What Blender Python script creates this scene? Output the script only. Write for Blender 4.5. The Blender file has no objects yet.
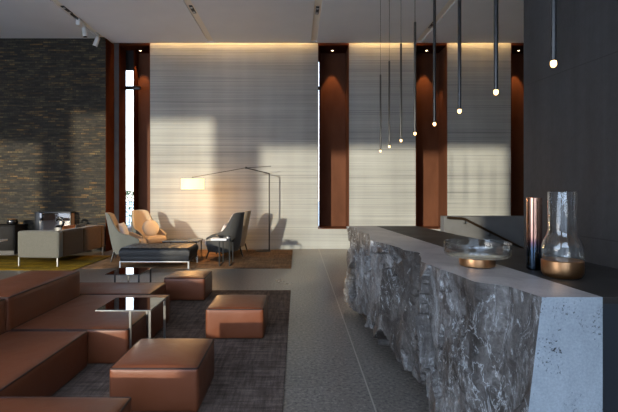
import bpy, bmesh, math, random
from mathutils import Vector, Matrix, noise
R = random.Random(7)
sc = bpy.context.scene
col = sc.collection
PI = math.pi
CEIL = 5.45

# ------------------------------------------------------------------ materials
def new_mat(name):
    m = bpy.data.materials.new(name); m.use_nodes = True
    nt = m.node_tree
    b = nt.nodes['Principled BSDF']
    return m, nt, b

def plain(name, c, rough=0.5, metal=0.0, spec=0.5, emit=None, es=0.0, coat=0.0):
    m, nt, b = new_mat(name)
    b.inputs['Base Color'].default_value = (*c, 1)
    b.inputs['Roughness'].default_value = rough
    b.inputs['Metallic'].default_value = metal
    b.inputs['Specular IOR Level'].default_value = spec
    b.inputs['Coat Weight'].default_value = coat
    if emit:
        b.inputs['Emission Color'].default_value = (*emit, 1)
        b.inputs['Emission Strength'].default_value = es
    return m

def N(nt, typ, **kw):
    n = nt.nodes.new(typ)
    for k, v in kw.items():
        if k in n.inputs.keys() if hasattr(n.inputs, 'keys') else False:
            n.inputs[k].default_value = v
        else:
            setattr(n, k, v)
    return n

def coords(nt, scale=(1, 1, 1), rot=(0, 0, 0)):
    tc = nt.nodes.new('ShaderNodeTexCoord'); mp = nt.nodes.new('ShaderNodeMapping')
    mp.inputs['Scale'].default_value = scale; mp.inputs['Rotation'].default_value = rot
    nt.links.new(tc.outputs['Object'], mp.inputs['Vector'])
    return mp.outputs['Vector']

def noise_tex(nt, vec, scale, detail=4, rough=0.55, dist=0.0):
    n = nt.nodes.new('ShaderNodeTexNoise')
    n.inputs['Scale'].default_value = scale; n.inputs['Detail'].default_value = detail
    n.inputs['Roughness'].default_value = rough; n.inputs['Distortion'].default_value = dist
    nt.links.new(vec, n.inputs['Vector'])
    return n.outputs['Fac']

def ramp(nt, fac, stops):
    r = nt.nodes.new('ShaderNodeValToRGB')
    e = r.color_ramp.elements
    while len(e) < len(stops): e.new(0.5)
    for el, (p, c) in zip(e, stops):
        el.position = p; el.color = (*c, 1) if len(c) == 3 else c
    nt.links.new(fac, r.inputs['Fac'])
    return r.outputs['Color']

def mixc(nt, fac, a, b, mode='MIX'):
    m = nt.nodes.new('ShaderNodeMix'); m.data_type = 'RGBA'; m.blend_type = mode
    for sock, v in ((m.inputs[0], fac), (m.inputs[6], a), (m.inputs[7], b)):
        if isinstance(v, (int, float)): sock.default_value = v
        elif isinstance(v, tuple): sock.default_value = (*v, 1)
        else: nt.links.new(v, sock)
    return m.outputs[2]

def bump(nt, b, h, strength=0.3, dist=0.02, normal=None):
    n = nt.nodes.new('ShaderNodeBump')
    n.inputs['Strength'].default_value = strength; n.inputs['Distance'].default_value = dist
    nt.links.new(h, n.inputs['Height'])
    if normal: nt.links.new(normal, n.inputs['Normal'])
    nt.links.new(n.outputs['Normal'], b.inputs['Normal'])
    return n.outputs['Normal']

g = lambda v: (v, v, v)

def mat_concrete():
    m, nt, b = new_mat('rammed_concrete')
    fine = noise_tex(nt, coords(nt, (0.16, 0.16, 34)), 1.0, 5, 0.65)
    mid = noise_tex(nt, coords(nt, (0.1, 0.1, 5.5)), 1.0, 3, 0.6)
    big = noise_tex(nt, coords(nt, (0.7, 0.7, 0.35)), 1.0, 3, 0.5)
    vert = noise_tex(nt, coords(nt, (3.0, 3.0, 0.12)), 1.0, 2, 0.5)
    grain = noise_tex(nt, coords(nt), 60, 3, 0.6)
    c1 = ramp(nt, fine, [(0.32, (.22, .235, .235)), (0.43, (.375, .392, .385)), (0.52, (.40, .415, .405)), (0.68, (.47, .485, .47))])
    c2 = ramp(nt, mid, [(0.35, g(.86)), (0.6, g(1.0))])
    c3 = ramp(nt, big, [(0.3, g(.82)), (0.7, g(1.06))])
    c4 = ramp(nt, vert, [(0.35, g(.95)), (0.65, g(1.02))])
    c5 = ramp(nt, grain, [(0.3, g(.92)), (0.7, g(1.05))])
    c = mixc(nt, 1.0, c1, c2, 'MULTIPLY'); c = mixc(nt, 1.0, c, c3, 'MULTIPLY')
    c = mixc(nt, 1.0, c, c4, 'MULTIPLY'); c = mixc(nt, 1.0, c, c5, 'MULTIPLY')
    nt.links.new(c, b.inputs['Base Color'])
    b.inputs['Roughness'].default_value = 0.85
    h = mixc(nt, 0.6, c1, c2, 'MULTIPLY')
    bump(nt, b, h, 0.4, 0.02)
    return m

def mat_slate():
    m, nt, b = new_mat('stacked_slate')
    tc = nt.nodes.new('ShaderNodeTexCoord'); sp = nt.nodes.new('ShaderNodeSeparateXYZ'); cb = nt.nodes.new('ShaderNodeCombineXYZ')
    nt.links.new(tc.outputs['Object'], sp.inputs[0])
    wob = noise_tex(nt, coords(nt, (1.2, 1.2, 1.2)), 1.0, 2)
    ma = nt.nodes.new('ShaderNodeMath'); ma.operation = 'MULTIPLY_ADD'; ma.inputs[1].default_value = 0.06
    nt.links.new(wob, ma.inputs[0]); nt.links.new(sp.outputs['Z'], ma.inputs[2])
    nt.links.new(sp.outputs['X'], cb.inputs['X']); nt.links.new(ma.outputs[0], cb.inputs['Y'])
    def brick(w, h, off):
        br = nt.nodes.new('ShaderNodeTexBrick')
        br.inputs['Scale'].default_value = 1.0
        br.inputs['Brick Width'].default_value = w; br.inputs['Row Height'].default_value = h
        br.inputs['Mortar Size'].default_value = 0.006; br.inputs['Mortar Smooth'].default_value = 0.3
        br.inputs['Bias'].default_value = 0.0
        br.inputs['Color1'].default_value = (0, 0, 0, 1); br.inputs['Color2'].default_value = (1, 1, 1, 1)
        br.inputs['Mortar'].default_value = (0.0, 0.0, 0.0, 1)
        br.offset = off; br.squash = 1.6; br.squash_frequency = 3
        nt.links.new(cb.outputs[0], br.inputs['Vector'])
        return br
    b1 = brick(0.21, 0.052, 0.37); b2 = brick(0.13, 0.052, 0.61)
    cA = ramp(nt, b1.outputs['Color'], [(0.0, (.012, .012, .013)), (0.3, (.036, .033, .025)), (0.55, (.022, .022, .021)), (0.8, (.060, .053, .037)), (0.97, (.085, .056, .024))])
    nz = noise_tex(nt, coords(nt, (3, 3, 20)), 1.0, 4, 0.7)
    cN = ramp(nt, nz, [(0.3, (.18, .18, .19)), (0.5, g(1.0)), (0.7, (2.5, 2.35, 1.9))])
    cB = ramp(nt, b2.outputs['Color'], [(0.0, g(.45)), (0.6, g(1.0)), (1.0, g(1.5))])
    c = mixc(nt, 1.0, cA, cN, 'MULTIPLY'); c = mixc(nt, 1.0, c, cB, 'MULTIPLY'); c = mixc(nt, 1.0, c, (1.0, .88, .66), 'MULTIPLY')
    och = noise_tex(nt, coords(nt, (2.2, 2.2, 14)), 1.0, 2, 0.5)
    mk = ramp(nt, och, [(0.62, g(0)), (0.72, g(1))])
    c = mixc(nt, mk, c, (.085, .050, .016))
    c = mixc(nt, b1.outputs['Fac'], c, (.01, .01, .01))
    nt.links.new(c, b.inputs['Base Color'])
    b.inputs['Roughness'].default_value = 0.7
    h = mixc(nt, 0.5, b1.outputs['Color'], nz)
    h = mixc(nt, b1.outputs['Fac'], h, (0, 0, 0))
    bump(nt, b, h, 1.0, 0.07)
    return m

def mat_rock():
    m, nt, b = new_mat('quarried_rock')
    v = coords(nt, (1, 1, 1))
    n1 = noise_tex(nt, coords(nt, (2.4, 2.4, 1.0), (0.25, 0.1, 0)), 2.2, 7, 0.62, 0.8)
    n2 = noise_tex(nt, coords(nt, (3.2, 3.2, 1.1), (0.35, -0.2, 0)), 2.6, 5, 0.6, 1.8)
    n3 = noise_tex(nt, v, 38, 4, 0.7)
    n4 = noise_tex(nt, v, 1.5, 3, 0.5)
    c = ramp(nt, n1, [(0.33, (.046, .039, .035)), (0.5, (.108, .097, .090)), (0.64, (.21, .203, .198)), (0.75, (.33, .325, .325))])
    vo = nt.nodes.new('ShaderNodeTexVoronoi'); vo.inputs['Scale'].default_value = 2.3
    wv = noise_tex(nt, coords(nt, (1, 1, 1)), 5.0, 4, 0.6)
    va = nt.nodes.new('ShaderNodeVectorMath'); va.operation = 'MULTIPLY_ADD'
    va.inputs[1].default_value = (.45, .45, .45); nt.links.new(wv, va.inputs[0]); nt.links.new(coords(nt, (1, 1, .75)), va.inputs[2])
    nt.links.new(va.outputs[0], vo.inputs['Vector'])
    sv = nt.nodes.new('ShaderNodeSeparateColor'); nt.links.new(vo.outputs['Color'], sv.inputs[0])
    patch = ramp(nt, sv.outputs[0], [(0.2, (.62, .59, .57)), (0.55, (.95, .93, .91)), (0.8, (1.35, 1.40, 1.45))])
    c = mixc(nt, 1.0, c, patch, 'MULTIPLY')
    n5 = noise_tex(nt, coords(nt, (1.6, 1.6, .8), (.3, .2, 0)), 15, 5, 0.7, .5)
    fl = ramp(nt, n5, [(0.60, g(0)), (0.68, g(.85))])
    c = mixc(nt, fl, c, (.42, .44, .45))
    vein = ramp(nt, n2, [(0.485, g(0)), (0.505, g(1)), (0.525, g(0))])
    msk = ramp(nt, n4, [(0.42, g(0)), (0.6, g(.75))])
    vm = mixc(nt, 1.0, vein, msk, 'MULTIPLY')
    c = mixc(nt, vm, c, (.50, .52, .53))
    sp = ramp(nt, n3, [(0.3, g(.6)), (0.55, g(1.0)), (0.74, g(1.5))])
    c = mixc(nt, 1.0, c, sp, 'MULTIPLY')
    nt.links.new(c, b.inputs['Base Color'])
    b.inputs['Roughness'].default_value = 0.55
    h = mixc(nt, 0.35, n1, n3)
    bump(nt, b, h, 0.8, 0.035)
    return m

def mat_sawn(name, c0, c1, pits=True, rough=0.5):
    m, nt, b = new_mat(name)
    n1 = noise_tex(nt, coords(nt, (1.6, 1.6, 0.9), (0.2, 0.5, 0)), 3.0, 5, 0.6, 0.6)
    n3 = noise_tex(nt, coords(nt), 90, 3, 0.7)
    c = ramp(nt, n1, [(0.3, c0), (0.68, c1)])
    c = mixc(nt, 1.0, c, ramp(nt, n3, [(0.3, g(.85)), (0.7, g(1.12))]), 'MULTIPLY')
    if pits:
        a = noise_tex(nt, coords(nt, (1, 1, 0.75), (0, 0.3, 0)), 85, 3, 0.6, 0.4)
        k = noise_tex(nt, coords(nt, (1, 1, .7), (0, 0.35, 0)), 7, 2, 0.5)
        a2 = noise_tex(nt, coords(nt, (1, 1, 0.8), (0, 0.3, 0)), 30, 4, 0.7, 0.4)
        pa = mixc(nt, 1.0, ramp(nt, a, [(0.62, g(0)), (0.67, g(1))]), ramp(nt, a2, [(0.63, g(0)), (0.66, g(1))]), 'LIGHTEN'); pk = ramp(nt, k, [(0.53, g(0)), (0.63, g(1))])
        pm = mixc(nt, 1.0, pa, pk, 'MULTIPLY')
        c = mixc(nt, pm, c, (.03, .03, .032))
        inv = nt.nodes.new('ShaderNodeInvert'); nt.links.new(pm, inv.inputs['Color'])
        bump(nt, b, inv.outputs['Color'], 0.7, 0.012)
    nt.links.new(c, b.inputs['Base Color'])
    b.inputs['Roughness'].default_value = rough
    return m

def mat_mottle(name, c0, c1, scale=3.0, rough=(0.4, 0.6), metal=0.0, spec=0.5, bs=0.05, stretch=(1, 1, 1), grain=0.0, grain_scale=120, coat=0.0):
    m, nt, b = new_mat(name)
    n = noise_tex(nt, coords(nt, stretch), scale, 5, 0.6)
    c = ramp(nt, n, [(0.3, c0), (0.7, c1)])
    if grain:
        n2 = noise_tex(nt, coords(nt), grain_scale, 3, 0.7)
        c = mixc(nt, 1.0, c, ramp(nt, n2, [(0.3, g(1 - grain)), (0.7, g(1 + grain))]), 'MULTIPLY')
        h = n2
    else:
        h = n
    nt.links.new(c, b.inputs['Base Color'])
    rr = ramp(nt, n, [(0.3, g(rough[0])), (0.7, g(rough[1]))])
    nt.links.new(rr, b.inputs['Roughness'])
    b.inputs['Metallic'].default_value = metal
    b.inputs['Specular IOR Level'].default_value = spec
    b.inputs['Coat Weight'].default_value = coat
    if bs: bump(nt, b, h, bs, 0.01)
    return m

def mat_floor():
    m, nt, b = new_mat('polished_concrete_floor')
    n = noise_tex(nt, coords(nt), 1.1, 5, 0.6)
    n2 = noise_tex(nt, coords(nt), 34, 4, 0.75)
    c = ramp(nt, n, [(0.3, (.150, .130, .112)), (0.7, (.205, .180, .157))])
    sp = ramp(nt, n2, [(0.38, g(.30)), (0.47, g(.92)), (0.56, g(1.05)), (0.66, g(1.9))])
    c = mixc(nt, 1.0, c, sp, 'MULTIPLY')
    nt.links.new(c, b.inputs['Base Color'])
    rr = ramp(nt, n, [(0.3, g(.27)), (0.7, g(.36))])
    nt.links.new(rr, b.inputs['Roughness'])
    b.inputs['Specular IOR Level'].default_value = 0.5
    return m

def mat_rug(name, c0, c1, scale, stretch, fine=180):
    m, nt, b = new_mat(name)
    n = noise_tex(nt, coords(nt, stretch), scale, 4, 0.65)
    n2 = noise_tex(nt, coords(nt), fine, 2, 0.8)
    n3 = noise_tex(nt, coords(nt, (26, 2.2, 1)), 1.0, 4, 0.7)
    n4 = noise_tex(nt, coords(nt, (2.2, 26, 1)), 1.0, 4, 0.7)
    c = ramp(nt, n, [(0.3, c0), (0.7, c1)])
    for k in (n3, n4):
        c = mixc(nt, 1.0, c, ramp(nt, k, [(0.32, g(.58)), (0.68, g(1.42))]), 'MULTIPLY')
    c = mixc(nt, 1.0, c, ramp(nt, n2, [(0.3, g(.55)), (0.7, g(1.45))]), 'MULTIPLY')
    nt.links.new(c, b.inputs['Base Color'])
    b.inputs['Roughness'].default_value = 0.95; b.inputs['Specular IOR Level'].default_value = 0.1
    bump(nt, b, n2, 0.6, 0.01)
    return m

def mat_leather(name, c0, c1, rough=(0.36, 0.5)):
    m, nt, b = new_mat(name)
    n = noise_tex(nt, coords(nt), 3.0, 4, 0.55)
    c = ramp(nt, n, [(0.3, c0), (0.7, c1)])
    nt.links.new(c, b.inputs['Base Color'])
    nt.links.new(ramp(nt, n, [(0.3, g(rough[0])), (0.7, g(rough[1]))]), b.inputs['Roughness'])
    v = nt.nodes.new('ShaderNodeTexVoronoi'); v.inputs['Scale'].default_value = 240
    nt.links.new(coords(nt), v.inputs['Vector'])
    nm = bump(nt, b, v.outputs['Distance'], 0.10, 0.004)
    b.inputs['Specular IOR Level'].default_value = 0.38
    big = noise_tex(nt, coords(nt), 4.5, 3, 0.5, 0.6)
    bump(nt, b, big, 0.16, 0.03, nm)
    return m

def mat_fabric(name, c0, c1, sc_=150):
    m, nt, b = new_mat(name)
    n = noise_tex(nt, coords(nt), sc_, 3, 0.7)
    nt.links.new(ramp(nt, n, [(0.3, c0), (0.7, c1)]), b.inputs['Base Color'])
    b.inputs['Roughness'].default_value = 0.9; b.inputs['Specular IOR Level'].default_value = 0.15
    b.inputs['Sheen Weight'].default_value = 0.15
    bump(nt, b, n, 0.4, 0.004)
    return m

def mat_glass(name, tint=(1, 1, 1), refl_min=0.04, power=3.0, refl_max=0.9, rough=0.0):
    # thin clear glass: transparent with a mirror coat that grows towards the rim
    m = bpy.data.materials.new(name); m.use_nodes = True; nt = m.node_tree; nt.nodes.clear()
    out = nt.nodes.new('ShaderNodeOutputMaterial'); mx = nt.nodes.new('ShaderNodeMixShader')
    tr = nt.nodes.new('ShaderNodeBsdfTransparent'); gl = nt.nodes.new('ShaderNodeBsdfGlossy')
    tr.inputs['Color'].default_value = (*tint, 1); gl.inputs['Roughness'].default_value = rough
    lw = nt.nodes.new('ShaderNodeLayerWeight'); lw.inputs['Blend'].default_value = 0.5
    pw = nt.nodes.new('ShaderNodeMath'); pw.operation = 'POWER'; pw.inputs[1].default_value = power
    mr = nt.nodes.new('ShaderNodeMapRange'); mr.inputs['To Min'].default_value = refl_min; mr.inputs['To Max'].default_value = refl_max
    nt.links.new(lw.outputs['Facing'], pw.inputs[0]); nt.links.new(pw.outputs[0], mr.inputs['Value'])
    nt.links.new(mr.outputs[0], mx.inputs['Fac']); nt.links.new(tr.outputs[0], mx.inputs[1]); nt.links.new(gl.outputs[0], mx.inputs[2])
    nt.links.new(mx.outputs[0], out.inputs['Surface'])
    return m

M = {}
M['concrete'] = mat_concrete()
M['slate'] = mat_slate()
M['rock'] = mat_rock()
M['sawn_end'] = mat_sawn('sawn_stone_end', (.25, .285, .315), (.37, .41, .445), True, 0.55)
M['sawn_top'] = mat_sawn('honed_stone_top', (.29, .25, .23), (.44, .39, .36), False, 0.38)
M['ceiling'] = mat_mottle('grey_plaster_ceiling', (.80, .81, .83), (.84, .85, .87), 1.5, (0.8, 0.9), bs=0.0)
M['plaster'] = mat_mottle('grey_plaster', (.46, .46, .46), (.52, .52, .52), 1.5, (0.8, 0.9), bs=0.02)
M['darkwall'] = mat_mottle('dark_trowelled_plaster', (.021, .0215, .023), (.034, .0345, .036), 2.0, (0.5, 0.65), bs=0.25, stretch=(1, 1.6, 0.5), grain=0.12, grain_scale=14)
_nt = M['darkwall'].node_tree; _b = _nt.nodes['Principled BSDF']
_src = _b.inputs['Base Color'].links[0].from_socket
_tc = _nt.nodes.new('ShaderNodeTexCoord'); _s = _nt.nodes.new('ShaderNodeSeparateXYZ'); _nt.links.new(_tc.outputs['Object'], _s.inputs[0])
for _z in (1.27, 2.465, 3.66):
    _m = _nt.nodes.new('ShaderNodeMath'); _m.operation = 'COMPARE'; _m.inputs[1].default_value = _z; _m.inputs[2].default_value = .0035
    _nt.links.new(_s.outputs['Z'], _m.inputs[0]); _src = mixc(_nt, _m.outputs[0], _src, (.014, .014, .015))
_st = ramp(_nt, noise_tex(_nt, coords(_nt, (9, 9, .5)), 1.0, 4, .6), [(0.35, g(.8)), (0.7, g(1.2))])
_nt.links.new(mixc(_nt, 1.0, _src, _st, 'MULTIPLY'), _b.inputs['Base Color'])
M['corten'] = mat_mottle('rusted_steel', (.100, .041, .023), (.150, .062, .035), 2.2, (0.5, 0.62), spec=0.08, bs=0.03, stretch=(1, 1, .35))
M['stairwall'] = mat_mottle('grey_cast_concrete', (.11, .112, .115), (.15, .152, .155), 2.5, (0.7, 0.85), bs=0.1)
M['corten_shaded'] = mat_mottle('rusted_steel_shaded', (.055, .016, .008), (.085, .025, .012), 2.2, (0.5, 0.6), spec=0.0, bs=0.03)  # copy of the rusted steel with shade put into its colour
M['floor'] = mat_floor()
M['rug_dark'] = mat_rug('charcoal_rug_pile', (.098, .070, .056), (.165, .121, .099), 6, (1, 1, 1))
M['rug_brown'] = mat_rug('brown_rug_pile', (.10, .056, .030), (.23, .135, .075), 2.2, (1, 1.6, 1))
M['rug_mustard'] = mat_rug('mustard_rug_pile', (.05, .042, .014), (.38, .225, .012), 1.3, (.8, 4, 1))
M['tan_leather'] = mat_leather('cognac_leather', (.132, .038, .0145), (.158, .047, .019))
M['tan_piping'] = plain('cognac_piping', (.030, .010, .006), 0.6)
M['black_leather'] = mat_leather('black_leather', (.013, .014, .017), (.019, .020, .023), (0.42, 0.5))
M['black_leather'].node_tree.nodes['Principled BSDF'].inputs['Specular IOR Level'].default_value = .25
M['chrome'] = plain('brushed_steel', (.36, .36, .35), 0.3, 1.0)
M['grey_metal'] = plain('grey_lacquered_metal', (.028, .03, .032), 0.8, 0.0, 0.1)
M['steel_dark'] = plain('dark_steel', (.10, .10, .105), 0.35, 1.0)
M['black_metal'] = plain('black_metal', (.012, .012, .013), 0.35, 0.0, 0.5)
M['black_wood'] = plain('black_stained_wood', (.010, .009, .009), 0.7, 0.0, 0.2)
M['black_glass'] = plain('black_glass', (.006, .006, .006), 0.015, 0.0, 1.0, coat=0.6)
M['white_paint'] = plain('white_paint', (.72, .72, .70), 0.4)
M['white_paper'] = plain('white_paper', (.75, .76, .80), 0.6)
M['black_gloss'] = plain('black_gloss', (.010, .010, .011), 0.15)
M['grey_fabric'] = mat_fabric('pale_grey_weave', (.095, .092, .077), (.16, .154, .131), 90)
M['warm_lit_fabric'] = mat_fabric('warm_lit_grey_weave', (.075, .042, .019), (.13, .075, .036), 90)  # the grey sofa's weave with warm light put into its brown
M['shell_fabric'] = mat_fabric('sage_grey_felt', (.10, .106, .10), (.135, .14, .13))
M['shell_dark'] = mat_fabric('charcoal_felt', (.055, .055, .055), (.085, .085, .085))
M['beige_fabric'] = mat_fabric('beige_felt', (.38, .30, .21), (.47, .38, .275))
M['white_fabric'] = mat_fabric('white_linen', (.60, .59, .60), (.72, .71, .72))
M['orange_fabric'] = mat_fabric('rust_linen', (.30, .10, .03), (.40, .15, .05))
M['cream_fabric'] = mat_fabric('cream_felt', (.62, .52, .38), (.72, .62, .48))
M['dark_fabric'] = mat_fabric('slate_linen', (.05, .055, .065), (.08, .085, .10))
M['counter_top'] = mat_mottle('dark_bronze_counter', (.020, .017, .015), (.032, .027, .023), 2.5, (0.42, 0.52), spec=0.3, bs=0.0)
M['counter_side'] = plain('dark_navy_panel', (.018, .021, .026), 0.45)
M['plinth'] = plain('dark_plinth', (.015, .015, .016), 0.5)
M['copper'] = plain('satin_copper', (.68, .36, .17), 0.3, 1.0)
M['glass'] = mat_glass('clear_glass', (.975, .985, .985), 0.05, 2.2, 0.9)
M['pane'] = mat_glass('window_pane', (.95, .97, .97), 0.05, 4.0, 0.8)
M['fire_glass'] = mat_glass('smoked_glass', (.62, .54, .46), 0.14, 2.5, 0.9)
M['slot'] = plain('slot_liner', (.92, .86, .76), 0.6)
M['foliage'] = mat_mottle('leaves', (.05, .09, .03), (.14, .20, .08), 3.0, (0.5, 0.6), bs=0)
M['bark'] = plain('bark', (.07, .05, .035), 0.9)
M['ground'] = mat_mottle('pale_paving', (.60, .59, .58), (.70, .69, .68), 4.0, (0.8, 0.9), bs=0.1)  # paving made paler to bounce light up to the ceiling
M['lamp_tip'] = plain('glowing_tip', (.9, .7, .4), 0.4, emit=(1.0, .58, .22), es=4.5)
M['led'] = plain('led_diffuser', (.9, .8, .6), 0.4, emit=(1.0, .66, .33), es=6.0)
M['led_spot'] = plain('spot_lens', (.9, .8, .6), 0.4, emit=(1.0, .66, .38), es=14.0)
M['shade'] = plain('glowing_paper_shade', (.85, .75, .55), 0.7, emit=(1.0, .76, .40), es=1.35)
M['joint'] = plain('pale_brass_strip', (.42, .38, .33), 0.35, 0.5)

# two-tone metal tube: copper mirror above, petrol blue below
def mat_tube():
    m, nt, b = new_mat('petrol_copper_mirror')
    tc = nt.nodes.new('ShaderNodeTexCoord'); s = nt.nodes.new('ShaderNodeSeparateXYZ')
    nt.links.new(tc.outputs['Object'], s.inputs[0])
    mr = nt.nodes.new('ShaderNodeMapRange'); mr.inputs['From Min'].default_value = 0.0; mr.inputs['From Max'].default_value = 0.45
    nt.links.new(s.outputs['Z'], mr.inputs['Value'])
    c = ramp(nt, mr.outputs[0], [(0.0, (.02, .03, .045)), (0.30, (.06, .09, .13)), (0.38, (.16, .08, .10)), (0.46, (.55, .28, .20)), (1.0, (.80, .46, .32))])
    nt.links.new(c, b.inputs['Base Color']); b.inputs['Metallic'].default_value = 1.0; b.inputs['Roughness'].default_value = 0.1
    return m
M['tube'] = mat_tube()

# ------------------------------------------------------------------ mesh helpers
class MB:
    def __init__(s): s.bm = bmesh.new()
    def box(s, x0, x1, y0, y1, z0, z1, bevel=0.0, seg=2):
        r = bmesh.ops.create_cube(s.bm, size=1.0)
        vs = r['verts']
        for v in vs:
            v.co = Vector(((x0 + x1) / 2 + v.co.x * (x1 - x0), (y0 + y1) / 2 + v.co.y * (y1 - y0), (z0 + z1) / 2 + v.co.z * (z1 - z0)))
        if bevel:
            es = list({e for v in vs for e in v.link_edges})
            bmesh.ops.bevel(s.bm, geom=es, offset=bevel, segments=seg, affect='EDGES', profile=0.5)
        return s
    def soft(s, x0, x1, y0, y1, z0, z1, r=0.04, bulge=0.02, n=12, side=0.4):
        """upholstered block: rounded edges, faces that swell a little"""
        b2 = bmesh.new(); bmesh.ops.create_cube(b2, size=2.0)
        bmesh.ops.subdivide_edges(b2, edges=b2.edges[:], cuts=n, use_grid_fill=True)
        hx, hy, hz = (x1 - x0) / 2, (y1 - y0) / 2, (z1 - z0) / 2
        rr = min(r, hx, hy, hz)
        c = Vector(((x0 + x1) / 2, (y0 + y1) / 2, (z0 + z1) / 2))
        for v in b2.verts:
            u = v.co.copy()
            # pack the grid lines towards the edges
            u = Vector([math.copysign(1 - (1 - abs(k)) ** 1.6, k) if abs(k) < 1 else k for k in u])
            p = Vector((u.x * hx, u.y * hy, u.z * hz))
            q = Vector((max(-hx + rr, min(hx - rr, p.x)), max(-hy + rr, min(hy - rr, p.y)), max(-hz + rr, min(hz - rr, p.z))))
            d = p - q
            if d.length > 1e-6: p = q + d.normalized() * rr
            wx, wy, wz = 1 - u.x ** 2, 1 - u.y ** 2, 1 - u.z ** 2
            if abs(u.z) > .999 and u.z > 0: p.z += bulge * (wx * wy) ** .6
            if abs(u.x) > .999: p.x += math.copysign(bulge * side * (wy * wz) ** .6, u.x)
            if abs(u.y) > .999: p.y += math.copysign(bulge * side * (wx * wz) ** .6, u.y)
            v.co = c + p
        me = bpy.data.meshes.new('t'); b2.to_mesh(me); b2.free(); s.bm.from_mesh(me); bpy.data.meshes.remove(me)
        return s
    def tube(s, pts, r, seg=10, closed=False, r1=None):
        pts = [Vector(p) for p in pts]; n = len(pts); rings = []
        up = None
        for i, p in enumerate(pts):
            if closed: t = (pts[(i + 1) % n] - pts[i - 1])
            else: t = (pts[min(i + 1, n - 1)] - pts[max(i - 1, 0)])
            t.normalize()
            if up is None:
                a = Vector((0, 0, 1)) if abs(t.z) < .9 else Vector((1, 0, 0))
                up = (a - t * a.dot(t)).normalized()
            else:
                up = (up - t * up.dot(t)).normalized()
            w = t.cross(up)
            rad = r if r1 is None else r + (r1 - r) * i / max(1, n - 1)
            rings.append([s.bm.verts.new(p + (up * math.cos(2 * PI * k / seg) + w * math.sin(2 * PI * k / seg)) * rad) for k in range(seg)])
        m = n if closed else n - 1
        for i in range(m):
            a, b = rings[i], rings[(i + 1) % n]
            for k in range(seg):
                s.bm.faces.new((a[k], a[(k + 1) % seg], b[(k + 1) % seg], b[k]))
        if not closed:
            s.bm.faces.new(rings[0][::-1]); s.bm.faces.new(rings[-1])
        return s
    def lathe(s, prof, cx=0, cy=0, seg=40, cap0=True, cap1=True):
        rings = []
        for r, z in prof:
            rings.append([s.bm.verts.new((cx + r * math.cos(2 * PI * k / seg), cy + r * math.sin(2 * PI * k / seg), z)) for k in range(seg)])
        for i in range(len(rings) - 1):
            for k in range(seg):
                s.bm.faces.new((rings[i][k], rings[i][(k + 1) % seg], rings[i + 1][(k + 1) % seg], rings[i + 1][k]))
        if cap0: s.bm.faces.new(rings[0][::-1])
        if cap1: s.bm.faces.new(rings[-1])
        return s
    def prism(s, poly, z0, z1):
        a = [s.bm.verts.new((x, y, z0)) for x, y in poly]; b = [s.bm.verts.new((x, y, z1)) for x, y in poly]
        n = len(poly)
        for i in range(n): s.bm.faces.new((a[i], a[(i + 1) % n], b[(i + 1) % n], b[i]))
        s.bm.faces.new(a[::-1]); s.bm.faces.new(b)
        return s
    def build(s, name, mat, parent=None, smooth=True, angle=40):
        bmesh.ops.recalc_face_normals(s.bm, faces=s.bm.faces[:])
        me = bpy.data.meshes.new(name); s.bm.to_mesh(me); s.bm.free()
        o = bpy.data.objects.new(name, me); col.objects.link(o)
        for mm in (mat if isinstance(mat, list) else [mat]): me.materials.append(mm)
        if smooth:
            me.polygons.foreach_set('use_smooth', [True] * len(me.polygons))
            me.set_sharp_from_angle(angle=math.radians(angle))
        if parent: o.parent = parent
        return o

def thing(name, label, cat, loc=(0, 0, 0), rz=0.0, group=None):
    o = bpy.data.objects.new(name, None); col.objects.link(o)
    o.empty_display_size = 0.1
    o.location = loc; o.rotation_euler = (0, 0, rz)
    o['label'] = label; o['category'] = cat
    if group: o['group'] = group
    return o

def tag(o, label, cat, group=None):
    o['label'] = label; o['category'] = cat
    if group: o['group'] = group
    return o

def struct(o):
    o['kind'] = 'structure'; return o

def dup(root, loc, rz, label, group=None):
    r = root.copy(); col.objects.link(r); r.location = loc; r.rotation_euler = (0, 0, rz); r['label'] = label
    if group: r['group'] = group
    for ch in list(root.children):
        c = ch.copy(); col.objects.link(c); c.parent = r
        for gch in list(ch.children):
            d = gch.copy(); col.objects.link(d); d.parent = c
    return r

# ------------------------------------------------------------------ camera
F = 450.0
cam_d = bpy.data.cameras.new('camera'); cam = bpy.data.objects.new('camera', cam_d); col.objects.link(cam)
cam.location = (0, 0, 1.6); cam.rotation_euler = (PI / 2, 0, 0)
cam_d.sensor_width = 36.0; cam_d.lens = F / 618 * 36
cam_d.shift_x = (309 - 297.5) / 618; cam_d.shift_y = -(206 - 189) / 618
cam_d.clip_start = 0.05
sc.camera = cam

# ------------------------------------------------------------------ room shell
YB, YS, YW = 12.0, 11.5, -0.6
XL, XR = -15.0, 9.0
struct(MB().box(XL - .3, XR + .3, YW - .3, 12.9, -0.2, 0).build('floor', M['floor'], smooth=False))
struct(MB().box(0.559, 0.571, -0.5, 11.995, -0.01, 0.0012).build('trim_1', M['joint'], smooth=False))

# ceiling boards between four sunk light slots, and a cove gap along the back wall
SLOTS = [-4.98, -2.26, 0.43, 3.17]; SW = 0.078
xs = [XL - .3] + [v for s_ in SLOTS for v in (s_ - SW, s_ + SW)] + [XR + .3]
YC = 11.86
for i in range(0, len(xs), 2):
    struct(MB().box(xs[i], xs[i + 1], YW - .3, YC, CEIL, CEIL + .16).build('ceiling', M['ceiling'], smooth=False))
struct(MB().box(XL - .3, XR + .3, YW - .3, 12.9, CEIL + .36, CEIL + .5).build('ceiling', M['ceiling'], smooth=False))
n = 2
for s_ in SLOTS:
    struct(MB().box(s_ - SW, s_ + SW, YC - .05, YC, CEIL, CEIL + .03).build('ceiling', M['ceiling'], smooth=False))
    struct(MB().box(s_ - SW, s_ + SW, YW, YC, CEIL + .03, CEIL + .16).build('trim_%d' % n, M['slot'], smooth=False)); n += 1

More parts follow.
